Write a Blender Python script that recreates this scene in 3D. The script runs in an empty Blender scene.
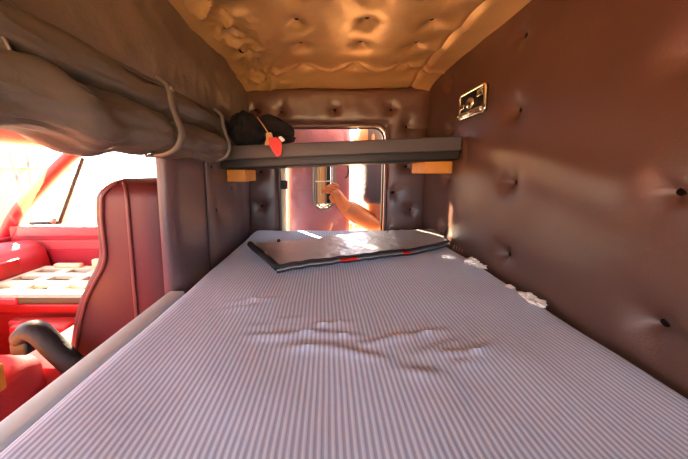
import bpy, bmesh, math, random
from mathutils import Vector, Matrix, noise
random.seed(7)
C = bpy.context.scene.collection
SC = bpy.context.scene
PI = math.pi
# ------------------------------------------------------------ camera geometry
PIT = math.radians(6.0); CP = math.cos(PIT); SP = math.sin(PIT); F = 250.0
def P(px, py, X=None, Y=None, Z=None):
    """the point of the place seen at photo pixel px,py lying on the plane X=, Y= or Z= (metres from the eye)"""
    a = (px-325)/F; b = (198-py)/F
    r = Vector((a, CP+b*SP, b*CP-SP))
    if X is not None: t = X/r.x
    elif Y is not None: t = Y/r.y
    else: t = Z/r.z
    return r*t
# ------------------------------------------------------------ materials
def lin(c):
    return tuple(((v/255)/12.92 if v/255 <= .04045 else ((v/255+.055)/1.055)**2.4) for v in c)
def mat(name, rgb, rough=.5, metal=0, bump=0, bscale=60, var=0, vscale=4, coat=0, spec=.5, sheen=0, detail=4, sss=0):
    m = bpy.data.materials.new(name); m.use_nodes = True
    nt = m.node_tree; b = nt.nodes['Principled BSDF']; L = nt.links
    col = lin(rgb)
    b.inputs['Base Color'].default_value = (*col, 1)
    b.inputs['Roughness'].default_value = rough; b.inputs['Metallic'].default_value = metal
    b.inputs['Specular IOR Level'].default_value = spec
    b.inputs['Coat Weight'].default_value = coat; b.inputs['Coat Roughness'].default_value = .35
    b.inputs['Sheen Weight'].default_value = sheen
    if sss:
        b.inputs['Subsurface Weight'].default_value = sss; b.inputs['Subsurface Radius'].default_value = (.02, .008, .004)
    tc = nt.nodes.new('ShaderNodeTexCoord')
    if var:
        n = nt.nodes.new('ShaderNodeTexNoise'); n.inputs['Scale'].default_value = vscale; n.inputs['Detail'].default_value = 5
        r = nt.nodes.new('ShaderNodeMapRange'); r.inputs[3].default_value = 1-var; r.inputs[4].default_value = 1+var
        x = nt.nodes.new('ShaderNodeMix'); x.data_type = 'RGBA'; x.blend_type = 'MULTIPLY'; x.inputs[0].default_value = 1
        L.new(tc.outputs['Object'], n.inputs['Vector']); L.new(n.outputs['Fac'], r.inputs[0])
        x.inputs[6].default_value = (*col, 1); L.new(r.outputs[0], x.inputs[7]); L.new(x.outputs[2], b.inputs['Base Color'])
    if bump:
        n = nt.nodes.new('ShaderNodeTexNoise'); n.inputs['Scale'].default_value = bscale; n.inputs['Detail'].default_value = detail
        bp = nt.nodes.new('ShaderNodeBump'); bp.inputs['Strength'].default_value = bump; bp.inputs['Distance'].default_value = .01
        L.new(tc.outputs['Object'], n.inputs['Vector']); L.new(n.outputs['Fac'], bp.inputs['Height']); L.new(bp.outputs[0], b.inputs['Normal'])
    return m
M = {}
M['wallvinyl'] = mat('maroon_vinyl', (88, 60, 50), .38, bump=.12, bscale=260, var=.12, vscale=3, coat=.15)
M['endvinyl'] = mat('end_wall_vinyl', (84, 56, 50), .36, bump=.12, bscale=200, var=.15, vscale=5, coat=.2)
M['ceilvinyl'] = mat('gold_brown_vinyl', (206, 164, 106), .36, .4, bump=.15, bscale=120, var=.12, vscale=4, coat=.3)
M['headvinyl'] = mat('grey_brown_vinyl', (102, 86, 74), .40, bump=.15, bscale=90, var=.12, vscale=4, coat=.1)
M['curtvinyl'] = mat('curtain_vinyl', (92, 84, 76), .48, bump=.2, bscale=50, var=.12, vscale=5, coat=.1)
M['partvinyl'] = mat('partition_vinyl', (88, 68, 70), .36, bump=.12, bscale=120, var=.12, vscale=5, coat=.25)
M['leafvinyl'] = mat('dusty_pink_vinyl', (158, 100, 108), .4, bump=.4, bscale=30, var=.15, vscale=6, coat=.2)
M['button'] = mat('button_vinyl', (22, 12, 10), .9, spec=.1)  # near-black and matte: shade of the tuft holes put into the colour
M['ceilbutton'] = mat('ceiling_button_vinyl', (26, 14, 8), .9, spec=.1)  # darkened likewise, so each dimple reads as a shaded hole
M['shelf'] = mat('shelf_vinyl', (74, 70, 72), .55, bump=.1, bscale=150, var=.1)
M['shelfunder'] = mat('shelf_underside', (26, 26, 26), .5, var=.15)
M['wood'] = mat('yellow_pine', (200, 132, 48), .55, var=.2, vscale=18, bump=.1, bscale=40)
M['chrome'] = mat('chrome', (225, 220, 205), .18, 1, var=.1, vscale=30, bump=.08, bscale=60)
M['dullmetal'] = mat('dull_metal', (128, 124, 118), .38, 1)
M['rubber'] = mat('black_rubber', (30, 28, 28), .6)
M['orangerubber'] = mat('amber_gasket', (196, 112, 44), .5)
M['blackcloth'] = mat('black_cloth', (12, 12, 14), .9, bump=.4, bscale=60)
M['red'] = mat('red_plastic', (214, 30, 20), .4)
M['tan'] = mat('tan_cord', (190, 150, 100), .7)
M['white'] = mat('white_scrap', (236, 230, 222), .8, bump=.3, bscale=60)
M['seat'] = mat('maroon_seat_vinyl', (82, 26, 28), .5, bump=.1, bscale=90, var=.12, vscale=5, coat=.1)
M['seatred'] = mat('red_cushion_velour', (158, 34, 42), .9, bump=.2, bscale=200, var=.1)
M['piping'] = mat('maroon_piping', (112, 52, 48), .4, coat=.2)
M['redpaint'] = mat('red_paint', (158, 18, 28), .55, coat=.08, var=.06)
M['redpale'] = mat('pale_red_trim', (180, 66, 68), .4, coat=.2)
M['redpanel'] = mat('crimson_door_panel', (150, 12, 34), .6, bump=.2, bscale=150)
M['redcase'] = mat('red_case', (156, 24, 18), .45, var=.06)
M['tray'] = mat('white_tray', (206, 200, 176), .55)
M['traydark'] = mat('tray_recess', (84, 88, 60), .6)
M['blackvinyl'] = mat('black_armrest_vinyl', (24, 20, 23), .6, bump=.2, bscale=90)
M['bunk'] = mat('pale_grey_board', (206, 222, 226), .6, var=.12, vscale=8, bump=.1, bscale=60)
M['carpet'] = mat('maroon_carpet', (92, 34, 34), .95, bump=.6, bscale=200)
M['cream'] = mat('cream_metal', (214, 196, 160), .45)
M['skin'] = mat('skin', (196, 108, 58), .5, bump=.05, bscale=80, var=.08, vscale=20, sss=.15)
M['shirt'] = mat('charcoal_shirt', (74, 62, 68), .85, bump=.3, bscale=30, var=.15, vscale=8)
M['jeans'] = mat('blue_jeans', (52, 64, 92), .9, bump=.3, bscale=120)
M['hair'] = mat('brown_hair', (60, 42, 30), .7, bump=.6, bscale=80)
M['shoe'] = mat('dark_shoe', (34, 28, 26), .6)
M['sand'] = mat('sandy_ground', (224, 180, 126), .95, var=.12, vscale=1.2, bump=.3, bscale=10)
M['stucco'] = mat('beige_stucco', (190, 168, 116), .9, var=.06, vscale=1)
M['roofpaint'] = mat('outer_red_paint', (170, 30, 34), .4, coat=.4)
# thin window glass
def glass(name, tint):
    m = bpy.data.materials.new(name); m.use_nodes = True; nt = m.node_tree; L = nt.links
    for n in list(nt.nodes):
        if n.type == 'BSDF_PRINCIPLED': nt.nodes.remove(n)
    out = [n for n in nt.nodes if n.type == 'OUTPUT_MATERIAL'][0]
    t = nt.nodes.new('ShaderNodeBsdfTransparent'); t.inputs[0].default_value = (*tint, 1)
    g = nt.nodes.new('ShaderNodeBsdfGlossy'); g.inputs['Roughness'].default_value = .03
    fr = nt.nodes.new('ShaderNodeValue'); fr.outputs[0].default_value = .06
    mx = nt.nodes.new('ShaderNodeMixShader')
    L.new(fr.outputs[0], mx.inputs[0]); L.new(t.outputs[0], mx.inputs[1]); L.new(g.outputs[0], mx.inputs[2]); L.new(mx.outputs[0], out.inputs[0])
    return m
M['glass'] = glass('window_glass', (.95, .96, .95))
# foil
def foil():
    m = mat('crumpled_foil', (216, 218, 222), .44, .8); nt = m.node_tree; L = nt.links; b = nt.nodes['Principled BSDF']
    tc = nt.nodes.new('ShaderNodeTexCoord'); v = nt.nodes.new('ShaderNodeTexVoronoi'); v.inputs['Scale'].default_value = 38
    n = nt.nodes.new('ShaderNodeTexNoise'); n.inputs['Scale'].default_value = 55; n.inputs['Detail'].default_value = 6
    a = nt.nodes.new('ShaderNodeMath'); a.operation = 'ADD'
    bp = nt.nodes.new('ShaderNodeBump'); bp.inputs['Strength'].default_value = .4; bp.inputs['Distance'].default_value = .006
    L.new(tc.outputs['Object'], v.inputs['Vector']); L.new(tc.outputs['Object'], n.inputs['Vector'])
    L.new(v.outputs['Distance'], a.inputs[0]); L.new(n.outputs['Fac'], a.inputs[1]); L.new(a.outputs[0], bp.inputs['Height']); L.new(bp.outputs[0], b.inputs['Normal'])
    return m
M['foil'] = foil()
# striped ticking of the mattress
def ticking():
    m = mat('striped_ticking', (225, 222, 226), .85, sheen=.2); nt = m.node_tree; L = nt.links; b = nt.nodes['Principled BSDF']
    N = nt.nodes.new
    tc = N('ShaderNodeTexCoord'); sx = N('ShaderNodeSeparateXYZ'); L.new(tc.outputs['Object'], sx.inputs[0])
    nn = N('ShaderNodeTexNoise'); nn.inputs['Scale'].default_value = 3.0; L.new(tc.outputs['Object'], nn.inputs['Vector'])
    def mth(op, a, bb):
        x = N('ShaderNodeMath'); x.operation = op
        for i, q in enumerate((a, bb)):
            if q is None: continue
            if isinstance(q, (int, float)): x.inputs[i].default_value = q
            else: L.new(q, x.inputs[i])
        return x.outputs[0]
    warp = mth('MULTIPLY', mth('SUBTRACT', nn.outputs['Fac'], .5), .012)
    s = mth('SINE', mth('MULTIPLY', mth('ADD', sx.outputs['X'], warp), 2*PI/.0092), None)
    r = N('ShaderNodeMapRange'); r.inputs[1].default_value = -.5; r.inputs[2].default_value = .5; L.new(s, r.inputs[0])
    mx = N('ShaderNodeMix'); mx.data_type = 'RGBA'; mx.inputs[6].default_value = (*lin((160, 170, 204)), 1); mx.inputs[7].default_value = (*lin((208, 218, 238)), 1)
    L.new(r.outputs[0], mx.inputs[0])
    # faded and stained patches
    n2 = N('ShaderNodeTexNoise'); n2.inputs['Scale'].default_value = 3.5; n2.inputs['Detail'].default_value = 6; L.new(tc.outputs['Object'], n2.inputs['Vector'])
    r2 = N('ShaderNodeMapRange'); r2.inputs[1].default_value = .35; r2.inputs[2].default_value = .7; r2.inputs[3].default_value = 1; r2.inputs[4].default_value = .88; L.new(n2.outputs['Fac'], r2.inputs[0])
    m2 = N('ShaderNodeMix'); m2.data_type = 'RGBA'; m2.blend_type = 'MULTIPLY'; m2.inputs[0].default_value = 1
    L.new(mx.outputs[2], m2.inputs[6]); L.new(r2.outputs[0], m2.inputs[7]); L.new(m2.outputs[2], b.inputs['Base Color'])
    fb = N('ShaderNodeTexNoise'); fb.inputs['Scale'].default_value = 22; fb.inputs['Detail'].default_value = 5; L.new(tc.outputs['Object'], fb.inputs['Vector'])
    h = mth('ADD', mth('MULTIPLY', s, .06), mth('MULTIPLY', fb.outputs['Fac'], .5))
    bp = N('ShaderNodeBump'); bp.inputs['Strength'].default_value = .35; bp.inputs['Distance'].default_value = .01
    L.new(h, bp.inputs['Height']); L.new(bp.outputs[0], b.inputs['Normal'])
    return m
M['ticking'] = ticking()
# ------------------------------------------------------------ mesh helpers
def tag(o, label=None, cat=None, group=None, kind=None):
    if label: o['label'] = label
    if cat: o['category'] = cat
    if group: o['group'] = group
    if kind: o['kind'] = kind
    return o
def thing(name, loc, label, cat, group=None):
    o = bpy.data.objects.new(name, None); o.location = loc; o.empty_display_size = .05; C.objects.link(o)
    bpy.context.view_layer.update()
    return tag(o, label, cat, group)
def build(name, bm, m, parent=None, smooth=True, kind=None, mods=None):
    bmesh.ops.recalc_face_normals(bm, faces=bm.faces[:])
    me = bpy.data.meshes.new(name); bm.to_mesh(me); bm.free()
    for f in me.polygons: f.use_smooth = smooth
    ms = m if isinstance(m, (list, tuple)) else [m]
    for q in ms: me.materials.append(q)
    o = bpy.data.objects.new(name, me); C.objects.link(o)
    if parent:
        o.parent = parent
        w = Vector((0, 0, 0)); q = parent
        while q: w += q.location; q = q.parent
        me.transform(Matrix.Translation(-w))
    if kind: o['kind'] = kind
    if smooth:
        try: me.set_sharp_from_angle(angle=math.radians(50))
        except Exception: pass
    return o
def box(bm, a, b, bev=.004, seg=2):
    c = [(a[i]+b[i])/2 for i in range(3)]; s = [abs(b[i]-a[i]) for i in range(3)]
    t = bmesh.new(); bmesh.ops.create_cube(t, size=1, matrix=Matrix.Translation(c) @ Matrix.Diagonal((*s, 1)))
    if bev: bmesh.ops.bevel(t, geom=t.edges[:], offset=min(bev, min(s)*.45), segments=seg, affect='EDGES', profile=.5)
    me = bpy.data.meshes.new('t'); t.to_mesh(me); t.free(); bm.from_mesh(me); bpy.data.meshes.remove(me)
    return bm
def rbox(a, b, bev=.004, seg=2): return box(bmesh.new(), a, b, bev, seg)
def tube(bm, pts, r, n=10, cap=True, closed=False):
    pts = [Vector(p) for p in pts]; N = len(pts); rings = []
    rs = r if isinstance(r, (list, tuple)) else [r]*N
    prev = None
    for i, p in enumerate(pts):
        if closed: t = pts[(i+1) % N]-pts[i-1]
        else: t = pts[min(i+1, N-1)]-pts[max(i-1, 0)]
        t.normalize()
        if prev is None:
            u = t.cross(Vector((0, 0, 1)))
            if u.length < .1: u = t.cross(Vector((0, 1, 0)))
        else: u = prev-t*prev.dot(t)
        u.normalize(); prev = u; v = t.cross(u)
        rings.append([bm.verts.new(p+(u*math.cos(2*PI*k/n)+v*math.sin(2*PI*k/n))*rs[i]) for k in range(n)])
    for i in range(N if closed else N-1):
        a, b = rings[i], rings[(i+1) % N]
        for k in range(n): bm.faces.new((a[k], a[(k+1) % n], b[(k+1) % n], b[k]))
    if cap and not closed: bm.faces.new(rings[0]); bm.faces.new(rings[-1][::-1])
    return bm
def smoothpts(pts, k=8):
    pts = [Vector(p) for p in pts]; out = []
    for i in range(len(pts)-1):
        p0 = pts[max(i-1, 0)]; p1 = pts[i]; p2 = pts[i+1]; p3 = pts[min(i+2, len(pts)-1)]
        for j in range(k):
            t = j/k
            out.append(.5*((2*p1)+(p2-p0)*t+(2*p0-5*p1+4*p2-p3)*t*t+(3*p1-p0-3*p2+p3)*t**3))
    out.append(pts[-1]); return out
def loft(bm, rings, capa=True, capb=True, close=True):
    R = [[bm.verts.new(p) for p in r] for r in rings]; n = len(R[0])
    for i in range(len(R)-1):
        for k in range(n if close else n-1): bm.faces.new((R[i][k], R[i][(k+1) % n], R[i+1][(k+1) % n], R[i+1][k]))
    if capa: bm.faces.new(R[0][::-1])
    if capb: bm.faces.new(R[-1])
    return bm
def grid(fn, u0, u1, v0, v1, du, dv, hole=None, back=None):
    """front grid fn(u,v)->point, closed to a flat back fn back(u,v)"""
    nu = max(2, round((u1-u0)/du)); nv = max(2, round((v1-v0)/dv)); bm = bmesh.new()
    U = [u0+(u1-u0)*i/nu for i in range(nu+1)]; V = [v0+(v1-v0)*j/nv for j in range(nv+1)]
    keep = lambda i, j: 0 <= i < nu and 0 <= j < nv and not (hole and hole((U[i]+U[i+1])/2, (V[j]+V[j+1])/2))
    fr, bk = {}, {}
    def gf(i, j):
        if (i, j) not in fr: fr[i, j] = bm.verts.new(fn(U[i], V[j]))
        return fr[i, j]
    def gb(i, j):
        if (i, j) not in bk: bk[i, j] = bm.verts.new(back(U[i], V[j]))
        return bk[i, j]
    for i in range(nu):
        for j in range(nv):
            if not keep(i, j): continue
            bm.faces.new((gf(i, j), gf(i+1, j), gf(i+1, j+1), gf(i, j+1)))
            if back:
                bm.faces.new((gb(i, j), gb(i, j+1), gb(i+1, j+1), gb(i+1, j)))
                for (di, dj, a, b) in ((-1, 0, (i, j), (i, j+1)), (1, 0, (i+1, j), (i+1, j+1)), (0, -1, (i, j), (i+1, j)), (0, 1, (i, j+1), (i+1, j+1))):
                    if not keep(i+di, j+dj): bm.faces.new((gf(*a), gf(*b), gb(*b), gb(*a)))
    return bm
def nz(x, y, z=0, s=1): return noise.noise(Vector((x*s, y*s, z*s)))
def tuft(u, v, B, D=.024, s=.030):
    h = 0
    for (a, b) in B:
        r2 = (u-a)**2+(v-b)**2
        if r2 < .04:
            r = math.sqrt(r2); h -= D*(.62*math.exp(-r/(s*.55))+.38*math.exp(-(r/(s*1.9))**2)) 
            # radial puckers around the button
            th = math.atan2(v-b, u-a); h += .0010*math.exp(-((r-.03)/.025)**2)*math.sin(5*th+a*30+b*17)
    return h
def button(parent, c, nrm, m, r=.009, name='button', oval=1.):
    bm = bmesh.new(); bmesh.ops.create_uvsphere(bm, u_segments=12, v_segments=8, radius=r)
    q = Vector((0, 0, 1)).rotation_difference(Vector(nrm)).to_matrix().to_4x4()
    bmesh.ops.transform(bm, matrix=Matrix.Translation(c) @ q @ Matrix.Diagonal((1, oval, .5, 1)), verts=bm.verts[:])
    return build(name, bm, m, parent)
def rrect(u0, u1, v0, v1, r, n=6):
    o = []
    for (cx, cy, a0) in ((u1-r, v1-r, 0), (u0+r, v1-r, PI/2), (u0+r, v0+r, PI), (u1-r, v0+r, 1.5*PI)):
        for k in range(n+1):
            a = a0+PI/2*k/n; o.append((cx+r*math.cos(a), cy+r*math.sin(a)))
    return o
def blob(c, rad, amp=.2, sc=3, sub=4, seed=0, flat=None):
    bm = bmesh.new(); bmesh.ops.create_icosphere(bm, subdivisions=sub, radius=1)
    for v in bm.verts:
        d = v.co.normalized(); k = 1+amp*noise.fractal(d*sc+Vector((seed, seed*2, 0)), .6, 2., 3)*1.0
        v.co = Vector((d.x*rad[0]*k, d.y*rad[1]*k, d.z*rad[2]*k))
        if flat is not None and v.co.z < flat: v.co.z = flat
        v.co += Vector(c)
    return bm
# ------------------------------------------------------------ numbers of the place
XR = .59; XL = -.455; YF = 1.45; YN = -.62; ZC = .51; ZB = -.335; FL = -1.25
XC = -1.95                  # front of the cab
YD = 1.50                   # inside of the passenger door
HX0, HX1, HZ0, HZ1 = -.262, .352, -.42, .262    # side hatch opening in the end wall

# ---- floor, outer shell
build('floor', rbox((XC-.05, YN-.1, FL-.06), (XR+.06, YD+.02, FL), 0), M['carpet'], smooth=False, kind='structure')
g = build('ground', rbox((-40, -30, -2.35), (40, 45, -2.27), 0), M['sand'], smooth=False, kind='structure')

# ---- right wall: big tufted panel
BR = [(y, z) for y in (1.20, .80, .42, .03, -.35) for z in (.408, .190, -.034, -.268)]
def fwr(y, z):
    h = .012+tuft(y, z, BR, .040, .021)+.007*nz(y, z, 0, 2.2)+.003*nz(y, z, 5, 9)
    # long soft crease falling towards the eye
    c = .13-.28*(1.02-y)
    if y < 1.05: h += .006*math.exp(-((z-c)/.035)**2)*min(1, (1.05-y)/.1)-.005*math.exp(-((z-c+.06)/.04)**2)
    e = ZC-z; h -= .02*math.exp(-max(e, 0)/.02)
    return Vector((XR-h, y, z))
w = build('wall_right', grid(fwr, YN, YF+.05, -.62, ZC+.02, .009, .009, back=lambda y, z: Vector((XR+.05, y, z))), M['wallvinyl'], kind='structure')
for (y, z) in BR:
    p = fwr(y, z); button(w, p+Vector((-.007, 0, 0)), (-1, 0, 0), M['button'], .012)
# ---- end wall with the side hatch
BF = [(-.245, .335), (.055, .345), (.37, .345), (.46, .255), (.465, .03), (.40, -.12), (-.39, .345), (-.37, .0), (-.37, -.2), (.50, -.22)]
def hole(x, z):
    r = .06; cx = min(max(x, HX0+r), HX1-r); cz = min(max(z, HZ0), HZ1-r)
    if x < HX0 or x > HX1 or z < HZ0 or z > HZ1: return False
    if (x > HX1-r or x < HX0+r) and z > HZ1-r: return (x-cx)**2+(z-cz)**2 < r*r
    return True
def fwf(x, z):
    dx = max(HX0-x, x-HX1, 0); dz = max(z-HZ1, HZ0-z, 0); e = math.hypot(dx, dz)
    h = .028*(1-math.exp(-e/.02))+tuft(x, z, BF, .03, .02)+.005*nz(x, z, 3, 6)+.003*nz(x, z, 9, 16)
    ec = min(x-XL+.0, XR-x, ZC-z); h -= .02*math.exp(-max(ec, 0)/.02)+.03/(1+math.exp(-(z-.452)/.006))
    # seam between the upper band and the side panels
    h -= .012*math.exp(-abs(z-.245)/.008)*(1 if (x < HX0-.02 or x > HX1+.1) else 0)
    return Vector((x, YF-h+.01, z))
w = build('wall_far', grid(fwf, XL-.02, XR+.02, -.62, ZC+.02, .008, .008, hole=hole, back=lambda x, z: Vector((x, YF+.06, z))), M['endvinyl'], kind='structure')
for (x, z) in BF: button(w, fwf(x, z)+Vector((0, -.006, 0)), (0, -1, 0), M['button'], .011)
# hatch surround
pts = [(HX0-.0, HZ0)]+[(HX0+.06-.06*math.cos(a), HZ1-.06+.06*math.sin(a)) for a in [PI/2*k/8 for k in range(9)]] + [(HX1-.06+.06*math.sin(a), HZ1-.06+.06*math.cos(a)) for a in [PI/2*k/8 for k in range(9)]]+[(HX1, HZ0)]
t = bmesh.new(); tube(t, [(x, YF+.004, z) for x, z in pts], .010, 10)
wf = build('window_1', t, M['endvinyl'], kind='structure')
t = bmesh.new(); tube(t, [(x+(.012 if x < 0 else -.012), YF+.03, z-(.012 if z > .2 else 0)) for x, z in pts], .006, 8)
build('gasket', t, M['rubber'], wf)
# ---- near wall behind the eye with an unseen open hatch sized for its light
def slab(name, y0, y1, x0, x1, z0, z1, holes, m):
    bm = bmesh.new(); xs = sorted({x0, x1, *[h[0] for h in holes], *[h[1] for h in holes]}); zs = sorted({z0, z1, *[h[2] for h in holes], *[h[3] for h in holes]})
    for i in range(len(xs)-1):
        for j in range(len(zs)-1):
            cx = (xs[i]+xs[i+1])/2; cz = (zs[j]+zs[j+1])/2
            if any(h[0] < cx < h[1] and h[2] < cz < h[3] for h in holes): continue
            box(bm, (xs[i], y0, zs[j]), (xs[i+1], y1, zs[j+1]), 0)
    return build(name, bm, m, smooth=False, kind='structure')
slab('wall_near', YN-.06, YN, XL-.02, XR+.05, FL, ZC+.05, [(-.38, .47, -.30, .22)], M['endvinyl'])
# ---- ceiling
cx_ = (-.345, -.10, .147, .375); cy_ = (1.27, 1.095, .94, .80, .65, .50, .34, .18, 0, -.18, -.36)
BC = [(x, y) for x in cx_ for y in cy_]
def fce(x, y):
    e = min(x-XL, XR-x); ef = YF-y
    h = -.03*math.exp(-max(e, 0)/.05)-.045*math.exp(-max(ef, 0)/.07)
    h -= -tuft(x, y, BC, -.036, .022)
    h = h+.006*nz(x, y, 1, 4)+.0015*nz(x, y, 7, 14)
    # scalloped gathers beside the right-hand buttons and crumpled edge on the left
    k = math.exp(-((x-.45)/.05)**2); h += k*.016*abs(math.sin(PI*(y-.80)/.15))-.008*k
    h += .012*math.exp(-((x-.485)/.012)**2)
    kl = math.exp(-((x+.33)/.09)**2)
    rd = 1-abs(nz(x*1.6+y*.9, y*.7-x*.3, 2, 7))*2.4
    h -= kl*.030*max(rd, 0)**2
    h -= kl*.012*max(0, 1-abs(nz(x*1.2-y*.7, y*1.5, 9, 15))*2.6)
    # fold along the far end
    h -= .010*math.exp(-((y-1.28+.03*math.cos(2*PI*(x+.1)/.245))/.010)**2)
    return Vector((x, y, ZC+h if False else ZC+h))
c = build('ceiling', grid(fce, XL-.02, XR+.02, YN-.06, YF+.02, .009, .009, back=lambda x, y: Vector((x, y, ZC+.09))), M['ceilvinyl'], kind='structure')
for (x, y) in BC:
    button(c, fce(x, y)+Vector((0, 0, -.008)), (0, 0, -1), M['ceilbutton'], .011)
# ---- header over the opening to the cab
ZH = .222
def fhd(y, z):
    h = .012*math.exp(-((z-.36)/.09)**2)+.014*nz(y, z, 2, 4)+.004*nz(y, z, 4, 15)
    h += .012*math.exp(-((y-1.18)**2+(z-.30)**2)/.012)
    h -= .014*math.exp(-(z-ZH+.0)/.012) if z > ZH-.01 else .02
    r = max(0, 1-abs(nz(y*1.3+z, z*.8-y*.4, 1, 9))*3); h += .002*r*r
    return Vector((-.445+h, y, z))
build('wall_left', grid(fhd, YN, YF, ZH-.02, ZC+.02, .01, .008, back=lambda y, z: Vector((-.50, y, z))), M['headvinyl'], kind='structure')
# thin dark welt along header's lower seam
t = bmesh.new(); tube(t, [(-.428+.003*math.sin(y*9), y, ZH+.002) for y in [YN+.02+i*.05 for i in range(41)]], .005, 8)
build('trim_1', t, M['curtvinyl'], kind='structure')
# ---- upholstered partition between opening and end wall
def fpt(y, z):
    h = .016*(1-math.exp(-abs(y-.93)/.012))
    if y > .93: h += tuft(y, z, [(1.0, .02), (1.03, -.16), (1.2, -.08)], .02, .03)+.012*nz(y, z, 2, 7)
    else: h += .008*nz(y, z, 6, 4)
    e = y-.715; h -= .03*math.exp(-max(e, 0)/.02)
    return Vector((XL+.002+h, y, z))
w = build('wall_left_partition', grid(fpt, .715, YF, FL, ZH, .008, .02, back=lambda y, z: Vector((XL-.025, y, z))), M['partvinyl'], kind='structure')
for (y, z) in [(1.0, .02), (1.03, -.16), (1.2, -.08)]: button(w, fpt(y, z)+Vector((.004, 0, 0)), (1, 0, 0), M['button'], .008)
t = bmesh.new(); tube(t, [(XL+.012, .937, z) for z in (-.5, -.3, 0, .2)], .005, 8); build('piping', t, M['partvinyl'], w)

# ---- rolled curtain under the header
def curtain():
    bm = bmesh.new(); prof = [(-.432, .226), (-.405, .205), (-.398, .185), (-.402, .165), (-.425, .150), (-.418, .143), (-.392, .134), (-.374, .112), (-.370, .085), (-.382, .060), (-.405, .046), (-.44, .040), (-.475, .052), (-.492, .09), (-.482, .15), (-.46, .20)]
    cen = Vector((-.435, .105)); Y0, Y1 = -.45, 1.045; n = 190; rings = []
    fine = []
    for i in range(len(prof)):
        a = Vector(prof[i]); b = Vector(prof[(i+1) % len(prof)])
        for k in range(4): fine.append(a+(b-a)*k/4)
    for j in range(n+1):
        y = Y0+(Y1-Y0)*j/n; ring = []
        k = 1-math.exp(-max(Y1-y, 0)/.018)*.75
        loose = max(0, min(1, (.62-y)/.25))
        pinch = math.exp(-((y-.64)/.02)**2)*.16+math.exp(-((y-.97)/.02)**2)*.10
        for i, p in enumerate(fine):
            d = p-cen; tt = i/len(fine)
            q = cen+d*(k-pinch*(1 if p.y < .17 else 0))
            lower = 1 if p.y < .15 else .3
            off = .010*nz(y, tt*3, 1, 6)+.005*nz(y*1.5, tt*8, 3, 12)
            # diagonal drape folds
            off += lower*(.009*loose+.004)*math.sin(22*(y+1.4*(p.y-.1))+2.5*nz(y, p.y, 0, 4))
            if d.length > 1e-5: q = q+d.normalized()*off
            # loose part near the eye hangs and bellies out
            q.y += -.006*loose*math.sin(y*14)*lower+.0
            if p.x > -.44: q.x += -.0*loose*(1 if p.y < .17 else .5)
            ring.append((q.x, y, q.y))
        rings.append(ring)
    loft(bm, rings); return bm
ct = thing('rolled_curtain', (-.435, .5, .04), 'grey-brown vinyl privacy curtain rolled up under the header over the cab opening', 'curtain')
build('curtain_roll', curtain(), M['curtvinyl'], ct)
for ys, wd in ((.655, .011), (.975, .008)):
    path = smoothpts([(-.418, ys, .235), (-.392, ys, .212), (-.384, ys-.002, .17), (-.372, ys-.004, .13), (-.362, ys-.006, .095), (-.374, ys-.01, .060), (-.405, ys-.012, .042), (-.45, ys-.012, .040)], 5)
    bm = bmesh.new(); R = []
    for i, p in enumerate(path):
        t_ = (path[min(i+1, len(path)-1)]-path[max(i-1, 0)]).normalized(); nn = Vector((t_.z, 0, -t_.x)).normalized()
        if nn.x < 0: nn = -nn
        R.append([p+Vector((0, -wd, 0))+nn*.001, p+Vector((0, -wd*.6, 0))+nn*.005, p+Vector((0, wd*.6, 0))+nn*.005, p+Vector((0, wd, 0))+nn*.001, p+Vector((0, wd, 0))-nn*.004, p+Vector((0, -wd, 0))-nn*.004])
    loft(bm, R); s = build('strap', bm, M['curtvinyl'], ct)
    sn = button(s, (-.385, ys, .208), (1, 0, 0), M['dullmetal'], .009, 'snap')
# slack light-edged flap hanging nearest the eye
edge = smoothpts([P(-8, 22, Y=.33), P(6, 42, Y=.335), P(13, 60, Y=.34), P(12, 76, Y=.34), P(4, 92, Y=.335)], 6)
bm = bmesh.new(); R = []
for p in edge:
    R.append([p+Vector((-.03, -.10, 0)), p+Vector((-.004, -.02, 0)), p, p+Vector((-.010, .004, 0)), p+Vector((-.03, -.02, 0)), p+Vector((-.05, -.10, 0))])
loft(bm, R); build('flap', bm, M['curtvinyl'], ct)
t = bmesh.new(); tube(t, edge, .0028, 8); build('flap_piping', t, M['headvinyl'], ct)

# ---- bunk
bk = thing('bunk', (.06, .4, FL), 'pale grey board bunk base beneath the striped mattress', 'bunk')
bb = build('edge_board', rbox((-.463, YN+.005, FL), (-.418, .715, -.352), .006), M['bunk'], bk)
build('groove', rbox((-.466, -.3, -.40), (-.461, .62, -.392), .002), M['shelfunder'], bb)
build('platform', rbox((-.414, YN+.005, -.50), (XR-.030, YF-.05, -.452), .003), M['bunk'], bk)
build('storage_box', rbox((-.41, YN+.01, FL), (XR-.035, YF-.06, -.502), .003), M['bunk'], bk)
mx0, mx1, my0, my1 = -.415, XR-.026, YN+.02, YF-.008
def fma(x, y):
    z = ZB
    for e, r in ((x-mx0, .045), (mx1-x, .03), (my1-y, .05), (y-my0, .04)):
        if e < r: z -= r*(1-math.sqrt(max(0, 1-(1-e/r)**2)))*.9
    z += .007*nz(x, y, 0, 2.5)+.003*nz(x, y, 3, 7)
    # cloth puckers in the middle
    for (a, b, ang, L, wd, hh) in WR:
        dx, dy = x-a, y-b; u = dx*math.cos(ang)+dy*math.sin(ang); v = -dx*math.sin(ang)+dy*math.cos(ang)
        if abs(u) < L*2 and abs(v) < wd*5: z += hh*math.exp(-(u/L)**2)*(math.exp(-(v/wd)**2)-.6*math.exp(-((v-wd*1.6)/wd)**2))
    z -= .012*math.exp(-((x-.1)**2+(y-.62)**2)/.05)
    z += .035*max(0, (y-1.15)/.3)**2*0
    return Vector((x, y, z))
WR = []
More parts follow.
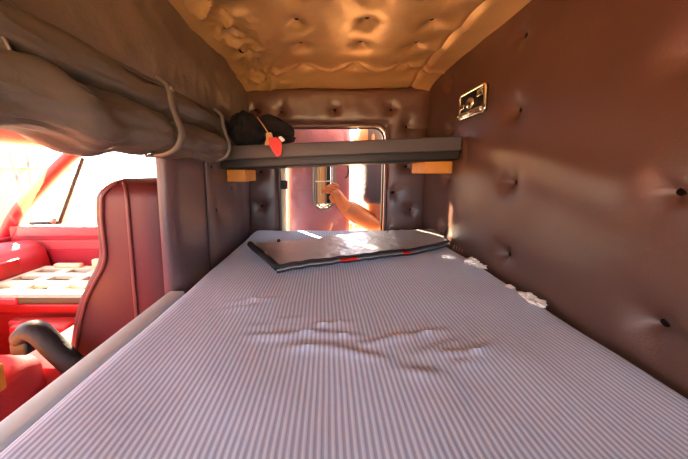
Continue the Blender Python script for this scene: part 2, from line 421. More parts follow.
for (px, py, sl) in ((262, 325, .2), (300, 331, .1), (285, 318, .35), (340, 333, -.1), (380, 340, .25), (400, 334, -.15), (430, 330, .3), (455, 352, .15), (470, 362, .1), (440, 345, .3), (240, 308, .35), (255, 300, .3), (420, 372, -.2), (360, 352, -.3), (310, 345, .2), (480, 350, .35), (270, 335, .0), (330, 322, .2)):
    p = P(px, py, Z=ZB); WR.append((p.x, p.y, sl+random.uniform(-.15, .15), random.uniform(.03, .06), random.uniform(.006, .010), random.uniform(.004, .008)))
ma = build('mattress', grid(fma, mx0, mx1, my0, my1, .009, .009, back=lambda x, y: Vector((x, y, -.449))), M['ticking'])
tag(ma, 'long bunk mattress in white and grey striped ticking', 'mattress')

# ---- shelf across the end of the bunk (sags a little to the left)
zt = lambda x: .107+.042*(x+.44)/1.03
def skew(bm, sl=.041, x0=-.44):
    for v in bm.verts: v.co.z += sl*(v.co.x-x0)
    return bm
sh = thing('shelf', (.07, 1.25, .05), 'dark board shelf running across the cabin over the end of the bunk', 'shelf')
build('board', skew(rbox((-.442, 1.075, .055), (XR-.022, YF-.03, .105), .005)), M['shelf'], sh)
build('front_lip', skew(rbox((-.442, 1.055, .048), (XR-.021, 1.075, .106), .006, 3)), M['shelf'], sh)
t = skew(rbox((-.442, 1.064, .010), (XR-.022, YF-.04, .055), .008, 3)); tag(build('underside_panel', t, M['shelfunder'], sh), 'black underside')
# pine cleats carrying it
def cleat(a, b, label, top):
    o = build('wood_cleat', rbox(a, b, .003), M['wood']); return tag(o, label, 'wood block', None)
cleat((.448, 1.13, -.008), (XR-.018, 1.30, .046), 'yellow pine block under the right end of the shelf', 0)
cleat((-.438, 1.12, -.045), (-.355, 1.29, .009), 'yellow pine block under the left end of the shelf', 0)

# ---- things on the shelf
b1 = blob((-.355, 1.16, .183), (.072, .085, .080), .2, 2.2, 4, 3, flat=-.068); b1m = build('black_bundle', b1, M['blackcloth'])
tag(b1m, 'crumpled black cloth bundle on the left end of the shelf beside the curtain', 'cloth')
bm = bmesh.new()
pp = smoothpts([(-.275, 1.13, .205), (-.245, 1.12, .212), (-.205, 1.12, .195), (-.165, 1.12, .172), (-.135, 1.12, .158)], 6)
rr = [.030, .034, .037, .039, .040, .040, .040, .039, .038, .037, .036, .035, .034, .034, .033, .033, .033, .033, .032, .031, .030, .028, .024, .018, .008]
tube(bm, pp, rr[:len(pp)], 20)
for v in bm.verts: v.co += v.normal*0+Vector((nz(*v.co, 18)*.006, nz(v.co.y, v.co.x, v.co.z, 18)*.006, nz(v.co.z, v.co.y, v.co.x, 22)*.006))
gl = thing('black_glove', (-.2, 1.12, .12), 'rolled black cloth lying on the shelf right of the black bundle', 'cloth')
build('upper', bm, M['blackcloth'], gl)
bm = blob((-.20, 1.12, .143), (.070, .045, .022), .12, 3, 3, 5, flat=-.020); build('lower_fold', bm, M['blackcloth'], gl)
rt = thing('red_tag', (-.21, 1.05, .11), 'small bright red tag on a thin tan cord hanging over the shelf edge', 'tag')
t = bmesh.new(); tube(t, smoothpts([P(257, 117, Y=1.06), P(263, 125, Y=1.055), P(270, 136, Y=1.048)], 4), [.002]*8+[.004], 8); build('cord', t, M['tan'], rt)
def slabpoly(pts, y0, y1):
    bm = bmesh.new(); a = [bm.verts.new(P(x, y, Y=y0)) for x, y in pts]; f = bm.faces.new(a)
    e = bmesh.ops.extrude_face_region(bm, geom=[f]); vs = [g_ for g_ in e['geom'] if isinstance(g_, bmesh.types.BMVert)]
    for v in vs: v.co.y += y1-y0
    bmesh.ops.bevel(bm, geom=bm.edges[:], offset=.0015, segments=2, affect='EDGES'); return bm
build('tongue', slabpoly([(268, 138), (276, 137), (281, 141), (282, 148), (281, 155), (277, 157), (273, 152), (269, 145)], 1.038, 1.050), M['red'], rt)
build('clip', slabpoly([(266, 133), (271, 132), (273, 138), (269, 145), (264, 145), (266, 140)], 1.042, 1.052), M['tan'], rt)
build('tip', slabpoly([(278, 137), (281, 136), (285, 140), (282, 142)], 1.042, 1.050), M['white'], rt)

# ---- recessed fixture on the right wall
fx = thing('wall_latch', (XR-.02, 1.0, .26), 'chrome recessed latch plate set in the right padded wall above the shelf end', 'latch')
bm = bmesh.new(); ys = .995; zc = .262; hy, hz = .082, .047
ring = rrect(ys-hy, ys+hy, zc-hz, zc+hz, .012)
tube(bm, [(XR-.026, y, z) for y, z in ring], .006, 8, closed=True); build('bezel', bm, M['chrome'], fx)
build('backplate', rbox((XR-.024, ys-hy, zc-hz), (XR-.015, ys+hy, zc+hz), .002), M['shelfunder'], fx)
bm = bmesh.new(); bmesh.ops.create_uvsphere(bm, u_segments=20, v_segments=12, radius=.024); bmesh.ops.transform(bm, matrix=Matrix.Translation((XR-.027, ys+.005, zc)) @ Matrix.Diagonal((.6, 1, 1, 1)), verts=bm.verts[:]); build('knob', bm, M['chrome'], fx)
bm = rbox((XR-.038, ys-hy+.006, zc-hz+.002), (XR-.024, ys+hy-.006, zc-hz+.020), .004, 3); build('lower_lip', bm, M['chrome'], fx)
bm = rbox((XR-.032, ys+.045, zc-.012), (XR-.024, ys+.078, zc+.008), .004, 3); build('catch', bm, M['chrome'], fx)
bm = rbox((XR-.030, ys-.07, zc+.012), (XR-.024, ys-.035, zc+.038), .004, 3); build('catch', bm, M['chrome'], fx)
for dy in (-.074, .074): button(fx, (XR-.033, ys+dy, zc+.034), (-1, 0, 0), M['chrome'], .005, 'screw')
for dy in (-.074, .0, .074): button(fx, (XR-.039, ys+dy, zc-.036), (-1, 0, 0), M['chrome'], .004, 'screw')

# ---- folded foil sunshade on the mattress
def onbed(px, py, dz=0):
    p = P(px, py, Z=ZB+dz); return Vector((p.x, p.y, ZB+dz))
ss = thing('foil_sunshade', onbed(350, 250), 'folded silver foil windshield sunshade with black edging lying across the mattress', 'sunshade')
TL, TR, BRt, BL = onbed(250, 246, .03), onbed(437, 229, .03), onbed(449, 242, .03), onbed(277, 266, .03)
def shade_pt(u, v, dz):
    a = TL.lerp(TR, u); b = BL.lerp(BRt, u); p = b.lerp(a, v)
    z = ZB+.020+.006*nz(p.x, p.y, 1, 9)+.003*nz(p.x, p.y, 4, 28)+dz+.010*math.exp(-((u)/.12)**2)*v+.016*math.exp(-((u-.55)/.3)**2)*v
    q = Vector((p.x, p.y, z)); q.y += .010*math.sin(u*7)*(1-v)-.012*math.sin(PI*u)*(1-v)
    return q
for nm, dz, mt, sh_ in (('foil_panel', .012, M['foil'], 0), ('foil_panel', .001, M['foil'], .012)):
    bm = grid(lambda u, v: shade_pt(u, v, dz)+Vector((sh_*.3, -sh_*.5, 0)), 0, 1, 0, 1, .012, .05, back=lambda u, v: shade_pt(u, v, dz-.006)+Vector((sh_*.3, -sh_*.5, 0)))
    build(nm, bm, mt, ss)
def rim(dz, off, r):
    n = 60; L_ = [shade_pt(i/n, 0, dz) for i in range(n+1)]+[shade_pt(1, i/10, dz) for i in range(1, 11)]
    return [p+Vector((0, -off, 0)) for p in L_]
t = bmesh.new(); tube(t, rim(.010, 0, 0), .0055, 8); build('edging', t, M['rubber'], ss)
t = bmesh.new(); tube(t, rim(-.006, .006, 0), .0045, 8); build('edging', t, M['rubber'], ss)
t = bmesh.new(); tube(t, [shade_pt(0, i/12, .008) for i in range(13)], .012, 8); build('end_edging', t, M['rubber'], ss)
t = bmesh.new(); tube(t, [shade_pt(i/40, 1, .006) for i in range(0, 14)], .004, 8); build('back_edging', t, M['rubber'], ss)
for u0, u1 in ((.30, .39), (.66, .70)):
    t = bmesh.new(); tube(t, [shade_pt(u0+(u1-u0)*i/6, 0, .002)+Vector((0, -.008, 0)) for i in range(7)], .005, 8); tag(build('red_tab', t, M['red'], ss), 'red edge tab')
t = bmesh.new(); tube(t, smoothpts([shade_pt(.67, .9, .012), shade_pt(.70, .97, .028), shade_pt(.72, .9, .022), shade_pt(.74, 1, .012)], 5), .002, 6); build('suction_hook', t, M['rubber'], ss)
t = bmesh.new(); bmesh.ops.create_uvsphere(t, u_segments=12, v_segments=8, radius=.008); bmesh.ops.translate(t, verts=t.verts[:], vec=shade_pt(.12, .97, .016)); build('suction_cup', t, M['rubber'], ss)

# ---- scraps along the wall
def scrap(px, py, s, label, seed, name='paper_scrap', cat='scrap', grp='white scraps along the foot of the right wall'):
    p = P(px, py, Z=ZB+.01); x = min(p.x, XR-.045); 
    bm = blob((x, p.y, fma(min(max(x, mx0), mx1), p.y).z+s*.30), (s, s*1.3, s*.45), .9, 2.6, 3, seed)
    return tag(build(name, bm, M['white'], smooth=False), label, cat, grp)
scrap(472, 262, .020, 'torn white foam scrap by the wall in the sunlit corner past the shelf', 1)
scrap(482, 265, .014, 'small white foam scrap just in front of the sunlit scrap', 12)
scrap(530, 293, .014, 'crumpled white tissue against the wall, larger of the near pair', 4)
scrap(540, 299, .015, 'crumpled white tissue nearest the eye by the wall', 8)
scrap(511, 284, .008, 'tiny white crumb by the wall between foam and tissue', 6)
t = bmesh.new()
for k in range(4): tube(t, smoothpts([P(453+3*k, 249+k, Z=ZB+.005), P(455+3*k, 245-k, Z=ZB+.012+.004*k), P(460+3*k, 247+2*k, Z=ZB+.006)], 5), .0015, 6)
tag(build('sunlight_wisps', t, M['tan']), 'few pale strands standing in for sunlight wisps beside the right end of the sunshade', 'sunlight wisps', None, 'stuff')  # tan strands modelled in place of streaks of sunlight

# ---- open hatch leaf outside
A = Vector((HX0+.028, 1.535, 0)); B = Vector((.165, 1.66, 0)); du = (B-A); LW = du.length; du.normalize(); dn = Vector((du.y, -du.x, 0))   # dn faces the bunk
lf = thing('hatch_door', (A.x, A.y, -.6), 'dusty pink padded hatch door standing open beyond the end wall, with oval vent window', 'door')
def onleaf(u, z, h): return A+du*u+Vector((0, 0, z))+dn*h
def u_of(px):   # leaf parameter seen at pixel column px
    k = (px-325)/F; # x = k*(CP*y - SP*z) ~ k*y
    return (k*A.y*1.0-A.x)/(du.x-k*du.y)
vc = (u_of(312)+u_of(334))/2; vr = (u_of(334)-u_of(312))/2; vz0 = -.245; vz1 = .16
BL_ = [(.06, .02), (.06, -.16), (.07, .2), (LW-.05, -.3), (LW-.05, .2), (.3, -.36)]
def fl(u, z):
    e = min(u, LW-u); h = .02*(1-math.exp(-max(e, 0)/.015))+tuft(u, z, BL_, .014, .02)+.008*nz(u, z, 1, 8)
    return onleaf(u, z, h)
def hl(u, z):
    cz = min(max(z, vz0+vr), vz1-vr); return (u-vc)**2+(z-cz)**2 < (vr*.82)**2
build('padded_panel', grid(fl, 0, LW, -.62, .33, .007, .01, hole=hl, back=lambda u, z: onleaf(u, z, -.02)), M['leafvinyl'], lf)
def pill(r, n=10, off=0):
    o = []
    for k in range(n+1):
        a = PI*k/n; o.append((vc+r*math.cos(a), vz1-vr+r*math.sin(a)))
    for k in range(n+1):
        a = PI+PI*k/n; o.append((vc+r*math.cos(a), vz0+vr+r*math.sin(a)))
    return o
t = bmesh.new(); tube(t, [onleaf(u, z, .024) for u, z in pill(vr*.95)], .008, 8, closed=True); vf = build('vent_frame', t, M['dullmetal'], lf)
t = bmesh.new(); tube(t, [onleaf(u, z, .015) for u, z in pill(vr*.72)], .006, 8, closed=True); build('inner_frame', t, M['dullmetal'], vf)
t = bmesh.new(); tube(t, [onleaf(vc+.012, vz0+.03, .018), onleaf(vc+.012, vz1-.01, .018)], .006, 8); build('vent_divider', t, M['dullmetal'], vf)
for k, (o1, mt_) in enumerate(((-.60, 'dullmetal'), (-.36, 'tan'), (-.12, 'tan'), (.12, 'wood'), (.34, 'rubber'), (.56, 'rubber'))):
    t = bmesh.new(); c0 = onleaf(vc+vr*(o1-.10), vz0+.035, .002); 
    f4 = [onleaf(vc+vr*(o1-.10), vz0+.035, .001), onleaf(vc+vr*(o1+.12), vz0+.035, .001), onleaf(vc+vr*(o1+.12), vz1-.03, .001), onleaf(vc+vr*(o1-.10), vz1-.03, .001)]
    loft(t, [f4, [p-dn*.008 for p in f4]]); build('louvre', t, M[mt_], vf, smooth=False)
for zz in (-.06, -.205):
    t = bmesh.new(); tube(t, [onleaf(vc-vr*.8, zz, .02), onleaf(vc+vr*.8, zz, .02)], .004, 8); build('crossbar', t, M['cream'], vf)
t = bmesh.new(); pl = pill(vr*.8); f_ = t.faces.new([t.verts.new(onleaf(u, z, .002)) for u, z in pl]); e_ = bmesh.ops.extrude_face_region(t, geom=[f_])
for v in [q for q in e_['geom'] if isinstance(q, bmesh.types.BMVert)]: v.co -= dn*.004
build('pane', t, M['glass'], vf, smooth=False)
t = bmesh.new(); tube(t, smoothpts([onleaf(LW-.04, -.04, .024), onleaf(LW-.035, -.02, .05), onleaf(LW-.035, .03, .05), onleaf(LW-.04, .055, .024)], 4), .005, 8); build('pull_handle', t, M['rubber'], lf)
# jamb strip with its hinge
jb = build('trim_2', rbox((HX0+.008, YF-.004, -.45), (HX0+.030, YF+.055, .24), .004), M['cream'], kind='structure')
build('hinge', rbox((HX0+.006, YF-.012, -.10), (HX0+.046, YF-.002, -.05), .003), M['rubber'], jb)

# ---- man outside
def skinmesh(verts, edges, radii, root=0, sub=2):
    me = bpy.data.meshes.new('s'); me.from_pydata([tuple(v) for v in verts], edges, []); o = bpy.data.objects.new('s', me); C.objects.link(o)
    o.modifiers.new('k', 'SKIN'); s2 = o.modifiers.new('s', 'SUBSURF'); s2.levels = sub; s2.render_levels = sub
    for i, sv in enumerate(me.skin_vertices[0].data):
        r = radii[i]; sv.radius = r if isinstance(r, tuple) else (r, r); sv.use_root = (i == root)
    dg = bpy.context.evaluated_depsgraph_get(); m2 = bpy.data.meshes.new_from_object(o.evaluated_get(dg))
    bm = bmesh.new(); bm.from_mesh(m2); bpy.data.objects.remove(o); bpy.data.meshes.remove(me); bpy.data.meshes.remove(m2)
    return bm
def merge(bms):
    out = bmesh.new()
    for b in bms:
        me = bpy.data.meshes.new('m'); b.to_mesh(me); b.free(); out.from_mesh(me); bpy.data.meshes.remove(me)
    return out
FT = -1.44
px_, py_ = .43, 1.82     # body axis
SHL = Vector((.352, 1.665, .004)); ELB = P(377, 227, Y=1.63); WRI = P(343, 205, Y=1.56); KNU = P(333, 189, Y=1.535)
SHR = Vector((.45, 2.03, -.01))
V = [(px_, py_, -.55), (px_, py_, -.36), (px_-.02, py_, -.12), (px_-.02, py_, -.02), (px_-.035, py_, .06), (px_-.045, py_, .12),
     SHL, ELB, WRI, SHR, (.46, 2.09, -.30), (.30, 2.07, -.45), (.24, 2.07, -.46),
     (px_, py_-.09, -.62), (px_-.02, py_-.10, -1.0), (px_+.01, py_-.10, FT+.08), (px_, py_+.09, -.62), (px_-.02, py_+.10, -1.0), (px_+.01, py_+.10, FT+.08)]
E = [(0, 1), (1, 2), (2, 3), (3, 4), (4, 5), (3, 6), (6, 7), (7, 8), (3, 9), (9, 10), (10, 11), (11, 12), (0, 13), (13, 14), (14, 15), (0, 16), (16, 17), (17, 18)]
R_ = [(.12, .15), (.11, .14), (.11, .15), (.09, .12), .058, .055, .09, .085, .056, .07, .055, .035, .03, .085, .058, .042, .085, .058, .042]
body = skinmesh(V, E, R_)
# head
hd = bmesh.new(); bmesh.ops.create_uvsphere(hd, u_segments=28, v_segments=20, radius=1)
HC = Vector((px_-.125, py_-.06, .225))
for v in hd.verts:
    d = v.co.copy(); x, y, z = d
    s = Vector((x*.098, y*.078, z*.125))
    if z < 0: s.x *= 1-.12*(-z); s.y *= 1-.3*(-z)
    if x < 0:   # face points to -x
        s.x -= .020*math.exp(-((y*1.0)/.16)**2-((z+.05)/.16)**2)          # nose
        s.x += .008*math.exp(-((abs(y)-.38)/.14)**2-((z-.12)/.10)**2)      # eye sockets
        s.x -= .006*math.exp(-(y/.35)**2-((z+.42)/.06)**2)                 # lips
        s.x -= .010*math.exp(-(y/.3)**2-((z+.8)/.18)**2)                   # chin
    v.co = HC+s
ears = [blob((HC.x+.01, HC.y+sg*.078, HC.z+.0), (.016, .009, .03), .05, 2, 3, 1) for sg in (-1, 1)]
nk = skinmesh([(px_-.035, py_, .03), (px_-.075, py_-.03, .12), (px_-.105, py_-.05, .18)], [(0, 1), (1, 2)], [.06, .055, .055])
# hand closing on the vent frame
hb = []
pdir = (KNU-WRI).normalized(); side = Vector((0, 1, 0)).cross(pdir).normalized()     # across the palm
palm = skinmesh([ELB.lerp(WRI, .82), WRI, WRI.lerp(KNU, .5), KNU], [(0, 1), (1, 2), (2, 3)], [(.058, .058), (.050, .042), (.062, .038), (.060, .032)])
hb.append(palm)
if side.x < 0: side = -side
for k, (off, L1) in enumerate(((-.033, .030), (-.011, .034), (.011, .033), (.031, .028))):
    b0 = KNU+side*off*.95+Vector((0, -.002, 0)); d1 = (Vector((-.70, .10, .35))+side*off*3).normalized()
    b1_ = b0+d1*L1; b2_ = b1_+Vector((-.35, .9, -.25)).normalized()*L1*.75; b3_ = b2_+Vector((.55, .6, -.55)).normalized()*L1*.6
    hb.append(skinmesh([b0-d1*.012, b0, b1_, b2_, b3_], [(0, 1), (1, 2), (2, 3), (3, 4)], [.014, .0155, .0145, .0135, .011]))
tb = WRI.lerp(KNU, .35)-side*.025
hb.append(skinmesh([WRI.lerp(KNU, .3)-side*.010, tb+Vector((-.015, -.012, .005)), tb+Vector((-.030, -.014, .022)), tb+Vector((-.036, -.004, .042))], [(0, 1), (1, 2), (2, 3)], [.020, .019, .0165, .013]))
rh = [skinmesh([(.24, 2.07, -.46), (.17, 2.07, -.46)], [(0, 1)], [(.028, .03), (.02, .04)])]
for k in range(4): rh.append(skinmesh([(.18, 2.04+.02*k, -.46), (.145, 2.035+.022*k, -.465), (.12, 2.035+.022*k, -.48)], [(0, 1), (1, 2)], [.009, .009, .008]))
rh.append(skinmesh([(.22, 2.035, -.46), (.20, 2.01, -.455), (.175, 2.0, -.455)], [(0, 1), (1, 2)], [.012, .011, .009]))
man = build('person', merge([body, hd, nk]+ears+hb+rh), M['skin'])
tag(man, 'person outside in a dark short-sleeved shirt reaching one bare arm to the hatch door', 'person')
hem = SHL.lerp(ELB, .66)
sv = [(px_, py_, -.58), (px_, py_, -.36), (px_-.02, py_, -.12), (px_-.02, py_, -.02), (px_-.025, py_, .025), SHL, SHL.lerp(ELB, .3), hem, SHR, (.458, 2.07, -.2)]
shirt = skinmesh(sv, [(0, 1), (1, 2), (2, 3), (3, 4), (3, 5), (5, 6), (6, 7), (3, 8), (8, 9)], [(.15, .17), (.14, .16), (.14, .17), (.115, .14), .075, .13, .125, .12, .095, .08])
build('shirt', shirt, M['shirt'], man)
build('trousers', skinmesh([(px_, py_, -.56)]+V[13:19], [(0, 1), (1, 2), (2, 3), (0, 4), (4, 5), (5, 6)], [(.13, .16), .105, .078, .062, .105, .078, .062]), M['jeans'], man)
for dy in (-.10, .10):
    build('shoe', blob((px_-.05, py_+dy, FT+.042), (.14, .05, .05), .08, 2, 3, 2, flat=-.042), M['shoe'], man)
hr = bmesh.new(); bmesh.ops.create_uvsphere(hr, u_segments=24, v_segments=16, radius=1)
bmesh.ops.delete(hr, geom=[v for v in hr.verts if v.co.z < -.35 or (v.co.x < -.45 and v.co.z < .45)], context='VERTS')
for v in hr.verts: d = v.co.copy(); v.co = HC+Vector((d.x*.106, d.y*.086, d.z*.134))*(1+.03*nz(*d, 6))+Vector((.004, 0, .002))
build('hair', hr, M['hair'], man)
build('step_plate', rbox((.1, 1.62, -2.27), (.85, 2.15, FT), .01), M['dullmetal']); tag(bpy.data.objects['step_plate'], 'metal step block the person stands on outside', 'step')

# ------------------------------------------------------------ the cab
# far side door of the cab, cut out for its window
dx0, dx1 = XC+.02, -.88
def fd(px, py): return P(px, py, Y=YD)
WB = fd(24, 228); 
def dp(x, y, Y): return Vector((x, Y, y))
sill0 = P(25, 231, Y=YD); sill1 = P(158, 222, Y=YD); top0 = P(88, 158, Y=YD)
zs = (sill0.z+sill1.z)/2; ztop = .105
cd = thing('cab_door', ((dx0+dx1)/2, YD, FL), 'red passenger door of the cab with crimson inner panel and bright side window', 'door')
def prism(poly, y0, y1, bev=.006):
    bm = bmesh.new(); f = bm.faces.new([bm.verts.new((x, y0, z)) for x, z in poly]); e = bmesh.ops.extrude_face_region(bm, geom=[f])
    for v in [q for q in e['geom'] if isinstance(q, bmesh.types.BMVert)]: v.co.y = y1
    if bev: bmesh.ops.bevel(bm, geom=bm.edges[:], offset=bev, segments=2, affect='EDGES')
    return bm
xa = sill0.x-.0; xb = top0.x
build('door_skin', prism([(xa-.10, FL+.05), (-.90, FL+.05), (-.90, zs), (xa-.10, zs)], YD, YD+.06), M['redpaint'], cd)
build('sill_trim', prism([(xa-.03, zs-.055), (-.90, zs-.050), (-.90, zs+.004), (xa-.02, zs+.004)], YD-.025, YD+.002, .006), M['redpale'], cd)
build('panel_frame', prism([(xa+.03, zs-.60), (-.90, zs-.60), (-.90, zs-.075), (xa+.03, zs-.085)], YD-.018, YD+.002, .006), M['redpale'], cd)
build('inner_panel', prism([(xa+.115, zs-.55), (-.92, zs-.55), (-.92, zs-.125), (xa+.115, zs-.135)], YD-.028, YD-.014, .008), M['redpanel'], cd)
t = bmesh.new(); box(t, (-1.5, YD-.075, zs-.26), (-1.28, YD-.03, zs-.235), .008); tag(build('armrest', t, M['cream'], cd), 'cream ledge')
fr = bmesh.new()
tube(fr, smoothpts([P(-8, 272, Y=YD+.03), P(4, 240, Y=YD+.03), P(18, 212, Y=YD+.03), P(40, 187, Y=YD+.03), P(62, 164, Y=YD+.03), P(78, 151, Y=YD+.03), P(98, 146, Y=YD+.03), P(130, 146, Y=YD+.03), P(168, 148, Y=YD+.03)], 6), .036, 10); wfr = build('window_frame', fr, M['redpaint'], cd)
t = bmesh.new(); tube(t, [(-.93, YD+.03, ztop+.03), (-.93, YD+.03, zs-.05)], .034, 10); build('rear_window_post', t, M['redpaint'], cd)
vb0 = P(60, 222, Y=YD+.02); vb1 = P(83, 158, Y=YD+.02)
t = bmesh.new(); tube(t, [vb0, vb1], .010, 8); tag(build('vent_bar', t, M['rubber'], cd), 'dark vent window divider')
t = bmesh.new(); tube(t, [(xa+.02, YD+.02, zs+.015), (vb0.x, YD+.02, zs+.022)], .012, 8); build('vent_seal', t, M['rubber'], cd)
t = rbox((vb0.x-.035, YD-.01, zs+.02), (vb0.x-.005, YD+.01, zs+.055), .006); build('vent_latch', t, M['dullmetal'], cd)
t = prism([(xa+.02, zs), (-.94, zs), (-.94, ztop+.02), (xb+.02, ztop+.02)], YD+.028, YD+.032, 0); build('window_pane', t, M['glass'], cd, smooth=False)
# B post and cab shell
slab('wall_cab_post', YD-.02, YD+.06, -.91, XL-.04, FL, .30, [], M['redpaint'])
build('trim_3', prism([(-.93, -.35), (-.885, -.35), (-.885, .25), (-.93, .25)], YD-.03, YD, .005), M['redpaint'], kind='structure')
# roof and header over windshield
build('cab_roof', rbox((XC+.40, YN-.06, .225), (-.49, YD+.06, .27), .01), M['headvinyl'], kind='structure'); bpy.data.objects['cab_roof'].name = 'ceiling_cab'
t = bmesh.new(); box(t, (-1.60, YN-.06, .135), (-1.47, YD+.0, .235), .02, 3); build('wall_front_header', t, M['redpale'], kind='structure')
t = bmesh.new(); box(t, (-1.47, YN-.06, .205), (-1.1, YD+.0, .232), .01, 3); build('trim_4', t, M['orangerubber'], kind='structure')
# cowl, firewall
t = bmesh.new(); box(t, (XC-.10, YN-.06, FL), (XC+.02, YD+.06, -.40), .01); build('wall_front', t, M['redpaint'], kind='structure')
# near side of the cab with its own window
slab('wall_cab_near', YN-.06, YN, XC-.02, XL, FL, .26, [(-1.65, -.62, -.36, .16)], M['redpaint'])
# windshield with posts
t = bmesh.new()
for yy in (YN-.02, (YN+YD)/2-.1): tube(t, [(-1.54, yy, .16), (-1.93, yy, -.42)], .03 if abs(yy) > .5 else .02, 10)
ws = build('window_2', t, M['redpaint'], kind='structure')
t = bmesh.new(); q = [(-1.535, YN, .155), (-1.535, YD, .155), (-1.925, YD, -.41), (-1.925, YN, -.41)]
f_ = t.faces.new([t.verts.new(v) for v in q]); e_ = bmesh.ops.extrude_face_region(t, geom=[f_])
for v in [k for k in e_['geom'] if isinstance(k, bmesh.types.BMVert)]: v.co.x -= .006
build('windshield_pane', t, M['glass'], ws, smooth=False)
# dashboard
da = thing('dashboard', (-1.75, .4, -.8), 'red dashboard under the windshield at the front of the cab', 'dashboard')
bm = bmesh.new(); pr = [(-1.93, -.42), (-1.74, -.40), (-1.67, -.44), (-1.64, -.56), (-1.70, -.72), (-1.93, -.75)]
pr = [(p_.x, p_.y) for p_ in [Vector(a_) for a_ in pr]]
loft(bm, [[(x, y, z) for x, z in pr] for y in (YN+.01, .4, YD-.04)]); bmesh.ops.bevel(bm, geom=bm.edges[:], offset=.012, segments=2, affect='EDGES'); build('dash_body', bm, M['redpaint'], da)
build('dash_panel', rbox((-1.655, .95, -.54), (-1.632, 1.30, -.46), .006), M['redcase'], da)
# mirror bracket outside windshield side
mb = thing('mirror_bracket', (-1.95, 1.75, -.3), 'pale red side mirror bracket seen outside through the windshield', 'mirror')
t = bmesh.new(); tube(t, smoothpts([P(9, 152, Y=1.75), P(17, 178, Y=1.75), P(27, 203, Y=1.72)], 4), .009, 8); build('strut', t, M['redpale'], mb)
t = bmesh.new(); tube(t, smoothpts([P(27, 155, Y=1.75), P(30, 180, Y=1.75), P(32, 205, Y=1.72)], 4), .007, 8); build('strut', t, M['redpale'], mb)

# ---- passenger seat
def ringpts(xf, xr, yn, yf, z, ins=0, ch=.075):
    xf += ins; xr -= ins; yn += ins; yf -= ins; r = max(.02, .05-ins*.3)
    o = []
    def arc(cx, cy, rx, ry, a0, n=7):
        for k in range(n+1):
            a = a0+PI/2*k/n; o.append((cx+rx*math.cos(a), cy+ry*math.sin(a), z))
    arc(xr-.04, yf-.04, .04, .04, 0); arc(xf+r, yf-r, r, r, PI/2); arc(xf+r, yn+r, r, r, PI); arc(xr-.11, yn+ch, .11, ch, 1.5*PI)
    return o
fp = [(186, 100), (196, 97), (215, 97), (235, 99), (252, 101), (264, 98), (278, 90), (295, 82), (318, 76), (345, 72), (372, 68)]
prof = []
for py, px in fp:
    p = P(px, py, Y=.80); prof.append((p.z, p.x))
prof = sorted(prof)                      # by z up
def xf_of(z):
    for i in range(len(prof)-1):
        if prof[i][0] <= z <= prof[i+1][0]:
            t_ = (z-prof[i][0])/(prof[i+1][0]-prof[i][0]); return prof[i][1]*(1-t_)+prof[i+1][1]*t_
    return prof[0][1] if z < prof[0][0] else prof[-1][1]
zt_ = -.022; rings = []; SY0, SY1 = .765, 1.30
zz = [-.70+i*(zt_-.06+.70)/26 for i in range(27)]
for z in zz: rings.append(ringpts(xf_of(z), -.496, SY0, SY1, z))
for k in range(1, 8):
    a = PI/2*k/7; z = zt_-.06+.06*math.sin(a); rings.append(ringpts(xf_of(z), -.496, SY0, SY1, z, ins=.06*(1-math.cos(a))))
ps = thing('passenger_seat', (-.85, 1.03, FL), 'maroon vinyl cab seat with piped backrest standing beside the bunk', 'seat')
bm = bmesh.new(); loft(bm, rings); build('backrest', bm, M['seat'], ps)
def seam(px_list, y):
    return smoothpts([P(a, b, Y=y) for a, b in px_list], 5)
# piping follows the body surface
def surf(idx): return [Vector(r[idx]) for r in rings[:-3]]
NR = len(rings[0])
for idx in (23, 24):
    t = bmesh.new(); pts_ = [p+Vector((-.001, -.003, 0)) for p in surf(idx)]; tube(t, pts_, .0055, 8); build('piping', t, M['piping'], ps)
cu = bmesh.new()
loft(cu, [[(x, y, z) for x, z in rrect(-1.05, -.70, -.82, -.64, .05)] for y in (.755,)]+[[(x, y, z) for x, z in rrect(-1.065, -.68, -.84, -.62, .06)] for y in (.79, 1.0, 1.27)]+[[(x, y, z) for x, z in rrect(-1.05, -.70, -.82, -.64, .05)] for y in (1.30,)])
build('cushion', cu, M['seatred'], ps)
build('seat_pedestal', rbox((-1.02, .83, FL), (-.72, 1.22, -.83), .02), M['rubber'], ps)
# armrest
ar = [P(21, 346, Y=.70), P(23, 337, Y=.70), P(31, 330, Y=.70), P(42, 335, Y=.70), P(55, 348, Y=.70), P(70, 362, Y=.70), P(84, 375, Y=.72)]
t = bmesh.new(); sp = smoothpts(ar, 6); tube(t, sp, [.012+.016*min(1, i/6) for i in range(len(sp))], 14); build('armrest', t, M['blackvinyl'], ps)
t = rbox(P(17, 352, Y=.70)+Vector((-.0, -.02, 0)), P(33, 339, Y=.70)+Vector((0, .02, 0)), .01, 3); build('armrest_end', t, M['blackvinyl'], ps)

# raised engine cover / doghouse cushion in front, with wooden box
eng = thing('engine_cover', (-1.35, .6, FL), 'padded red engine cover low in front of the cab seat', 'engine cover')
p0 = P(42, 350, Y=.74)
bm = bmesh.new()
loft(bm, [[(x, y, z) for x, z in rrect(-1.62, -.885, FL, -.565, .04)] for y in (.20, .66, .70)]+[[(x, .74, z) for x, z in rrect(-1.60, -.905, FL, -.58, .04)]])
build('padded_top', bm, M['seatred'], eng)
wb = build('wooden_box', rbox((-1.10, .36, -.563), (-.83, .60, -.49), .006), M['wood']); tag(wb, 'small tan wooden box low at the left edge on the red engine cover', 'box')

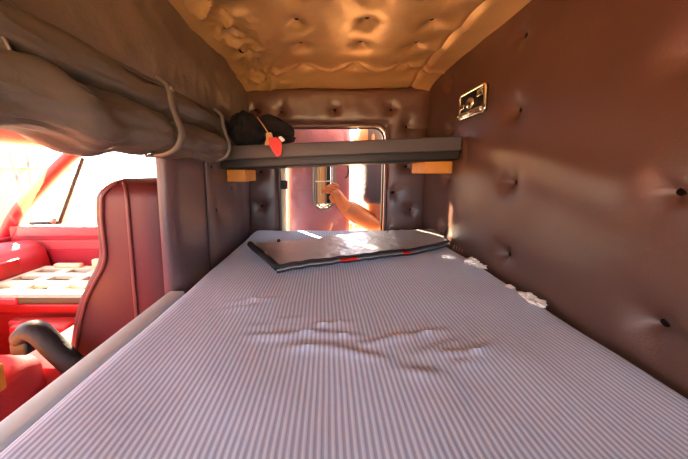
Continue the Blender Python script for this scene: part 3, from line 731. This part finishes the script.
# red case with white slotted tray
tc_ = thing('tool_case', (-1.3, 1.2, FL), 'red metal cabinet topped with a sunlit white slotted tray by the passenger door', 'cabinet')
ZT = -.55
build('case_body', rbox((-1.60, 1.12, FL), (-1.10, 1.40, ZT-.07), .012), M['redcase'], tc_)
build('case_lip', rbox((-1.62, 1.09, ZT-.105), (-1.085, 1.41, ZT-.055), .012, 3), M['redcase'], tc_)
build('case_rim', rbox((-1.62, 1.075, ZT-.052), (-1.40, 1.10, ZT-.02), .006), M['redpale'], tc_)
slots = []
for i in range(3):
    for j in range(3):
        slots.append((-1.61+.18*i, -1.61+.18*i+.12, 1.125+.098*j, 1.125+.098*j+.052))
bm = bmesh.new(); xs = sorted({-1.64, -1.07, *[s[0] for s in slots], *[s[1] for s in slots]}); ys_ = sorted({1.08, 1.42, *[s[2] for s in slots], *[s[3] for s in slots]})
for i in range(len(xs)-1):
    for j in range(len(ys_)-1):
        cx, cy = (xs[i]+xs[i+1])/2, (ys_[j]+ys_[j+1])/2
        if not any(s[0] < cx < s[1] and s[2] < cy < s[3] for s in slots): box(bm, (xs[i], ys_[j], ZT-.018), (xs[i+1], ys_[j+1], ZT), 0)
tr = build('slotted_tray', bm, M['tray'], tc_, smooth=False); tr['label'] = 'white slotted tray'
build('tray_liner', rbox((-1.63, 1.085, ZT-.05), (-1.075, 1.415, ZT-.020), .004), M['traydark'], tc_)

build('side_box', rbox((-1.34, .99, FL), (-1.09, 1.07, ZT-.10), .012), M['redcase'], tc_)
build('back_clip', rbox((-1.56, 1.385, ZT), (-1.41, 1.415, ZT+.022), .005), M['cream'], tc_)
build('back_clip', rbox((-1.34, 1.385, ZT), (-1.22, 1.415, ZT+.05), .008), M['cream'], tc_)
build('front_handle', rbox((-1.45, 1.075, ZT-.16), (-1.25, 1.115, ZT-.13), .008), M['redpale'], tc_)
# ------------------------------------------------------------ world beyond
b_ = thing('building', (-14, 6, -2.27), 'pale yellow building far off beyond the windshield', 'building')
build('wall', rbox((-17, -2, -2.27), (-12, 12, .15), .05), M['stucco'], b_)
build('roof', rbox((-17.3, -2.3, .15), (-11.7, 12.3, .4), .05), M['cream'], b_)

# ------------------------------------------------------------ light
w = bpy.data.worlds.new('W'); SC.world = w; w.use_nodes = True
bg = w.node_tree.nodes['Background']; bg.inputs[0].default_value = (.78, .89, 1.0, 1); bg.inputs[1].default_value = 6.2
def sun(d, e, col):
    L = bpy.data.lights.new('sun', 'SUN'); L.energy = e; L.color = col; L.angle = math.radians(2.5)
    o = bpy.data.objects.new('sun', L); C.objects.link(o); o.rotation_euler = Vector(d).to_track_quat('-Z', 'Y').to_euler(); return o
sun((.42, -.55, -.40), 105, (1, .80, .55))
# ------------------------------------------------------------ camera
cam = bpy.data.cameras.new('camera'); co = bpy.data.objects.new('camera', cam); C.objects.link(co)
cam.sensor_fit = 'HORIZONTAL'; cam.sensor_width = 36; cam.lens = 36*F/688; cam.clip_start = .01; cam.clip_end = 200
co.location = (0, 0, 0); co.rotation_euler = (PI/2-PIT, 0, 0)
cam.shift_x = 19/688; cam.shift_y = -31.5/688
SC.camera = co
SC.view_settings.view_transform = 'Standard'; SC.view_settings.look = 'None'; SC.view_settings.gamma = 1; SC.view_settings.exposure = 0.5
SC.cycles.max_bounces = 12; SC.cycles.diffuse_bounces = 8; SC.cycles.use_denoising = True; SC.cycles.sample_clamp_indirect = 8
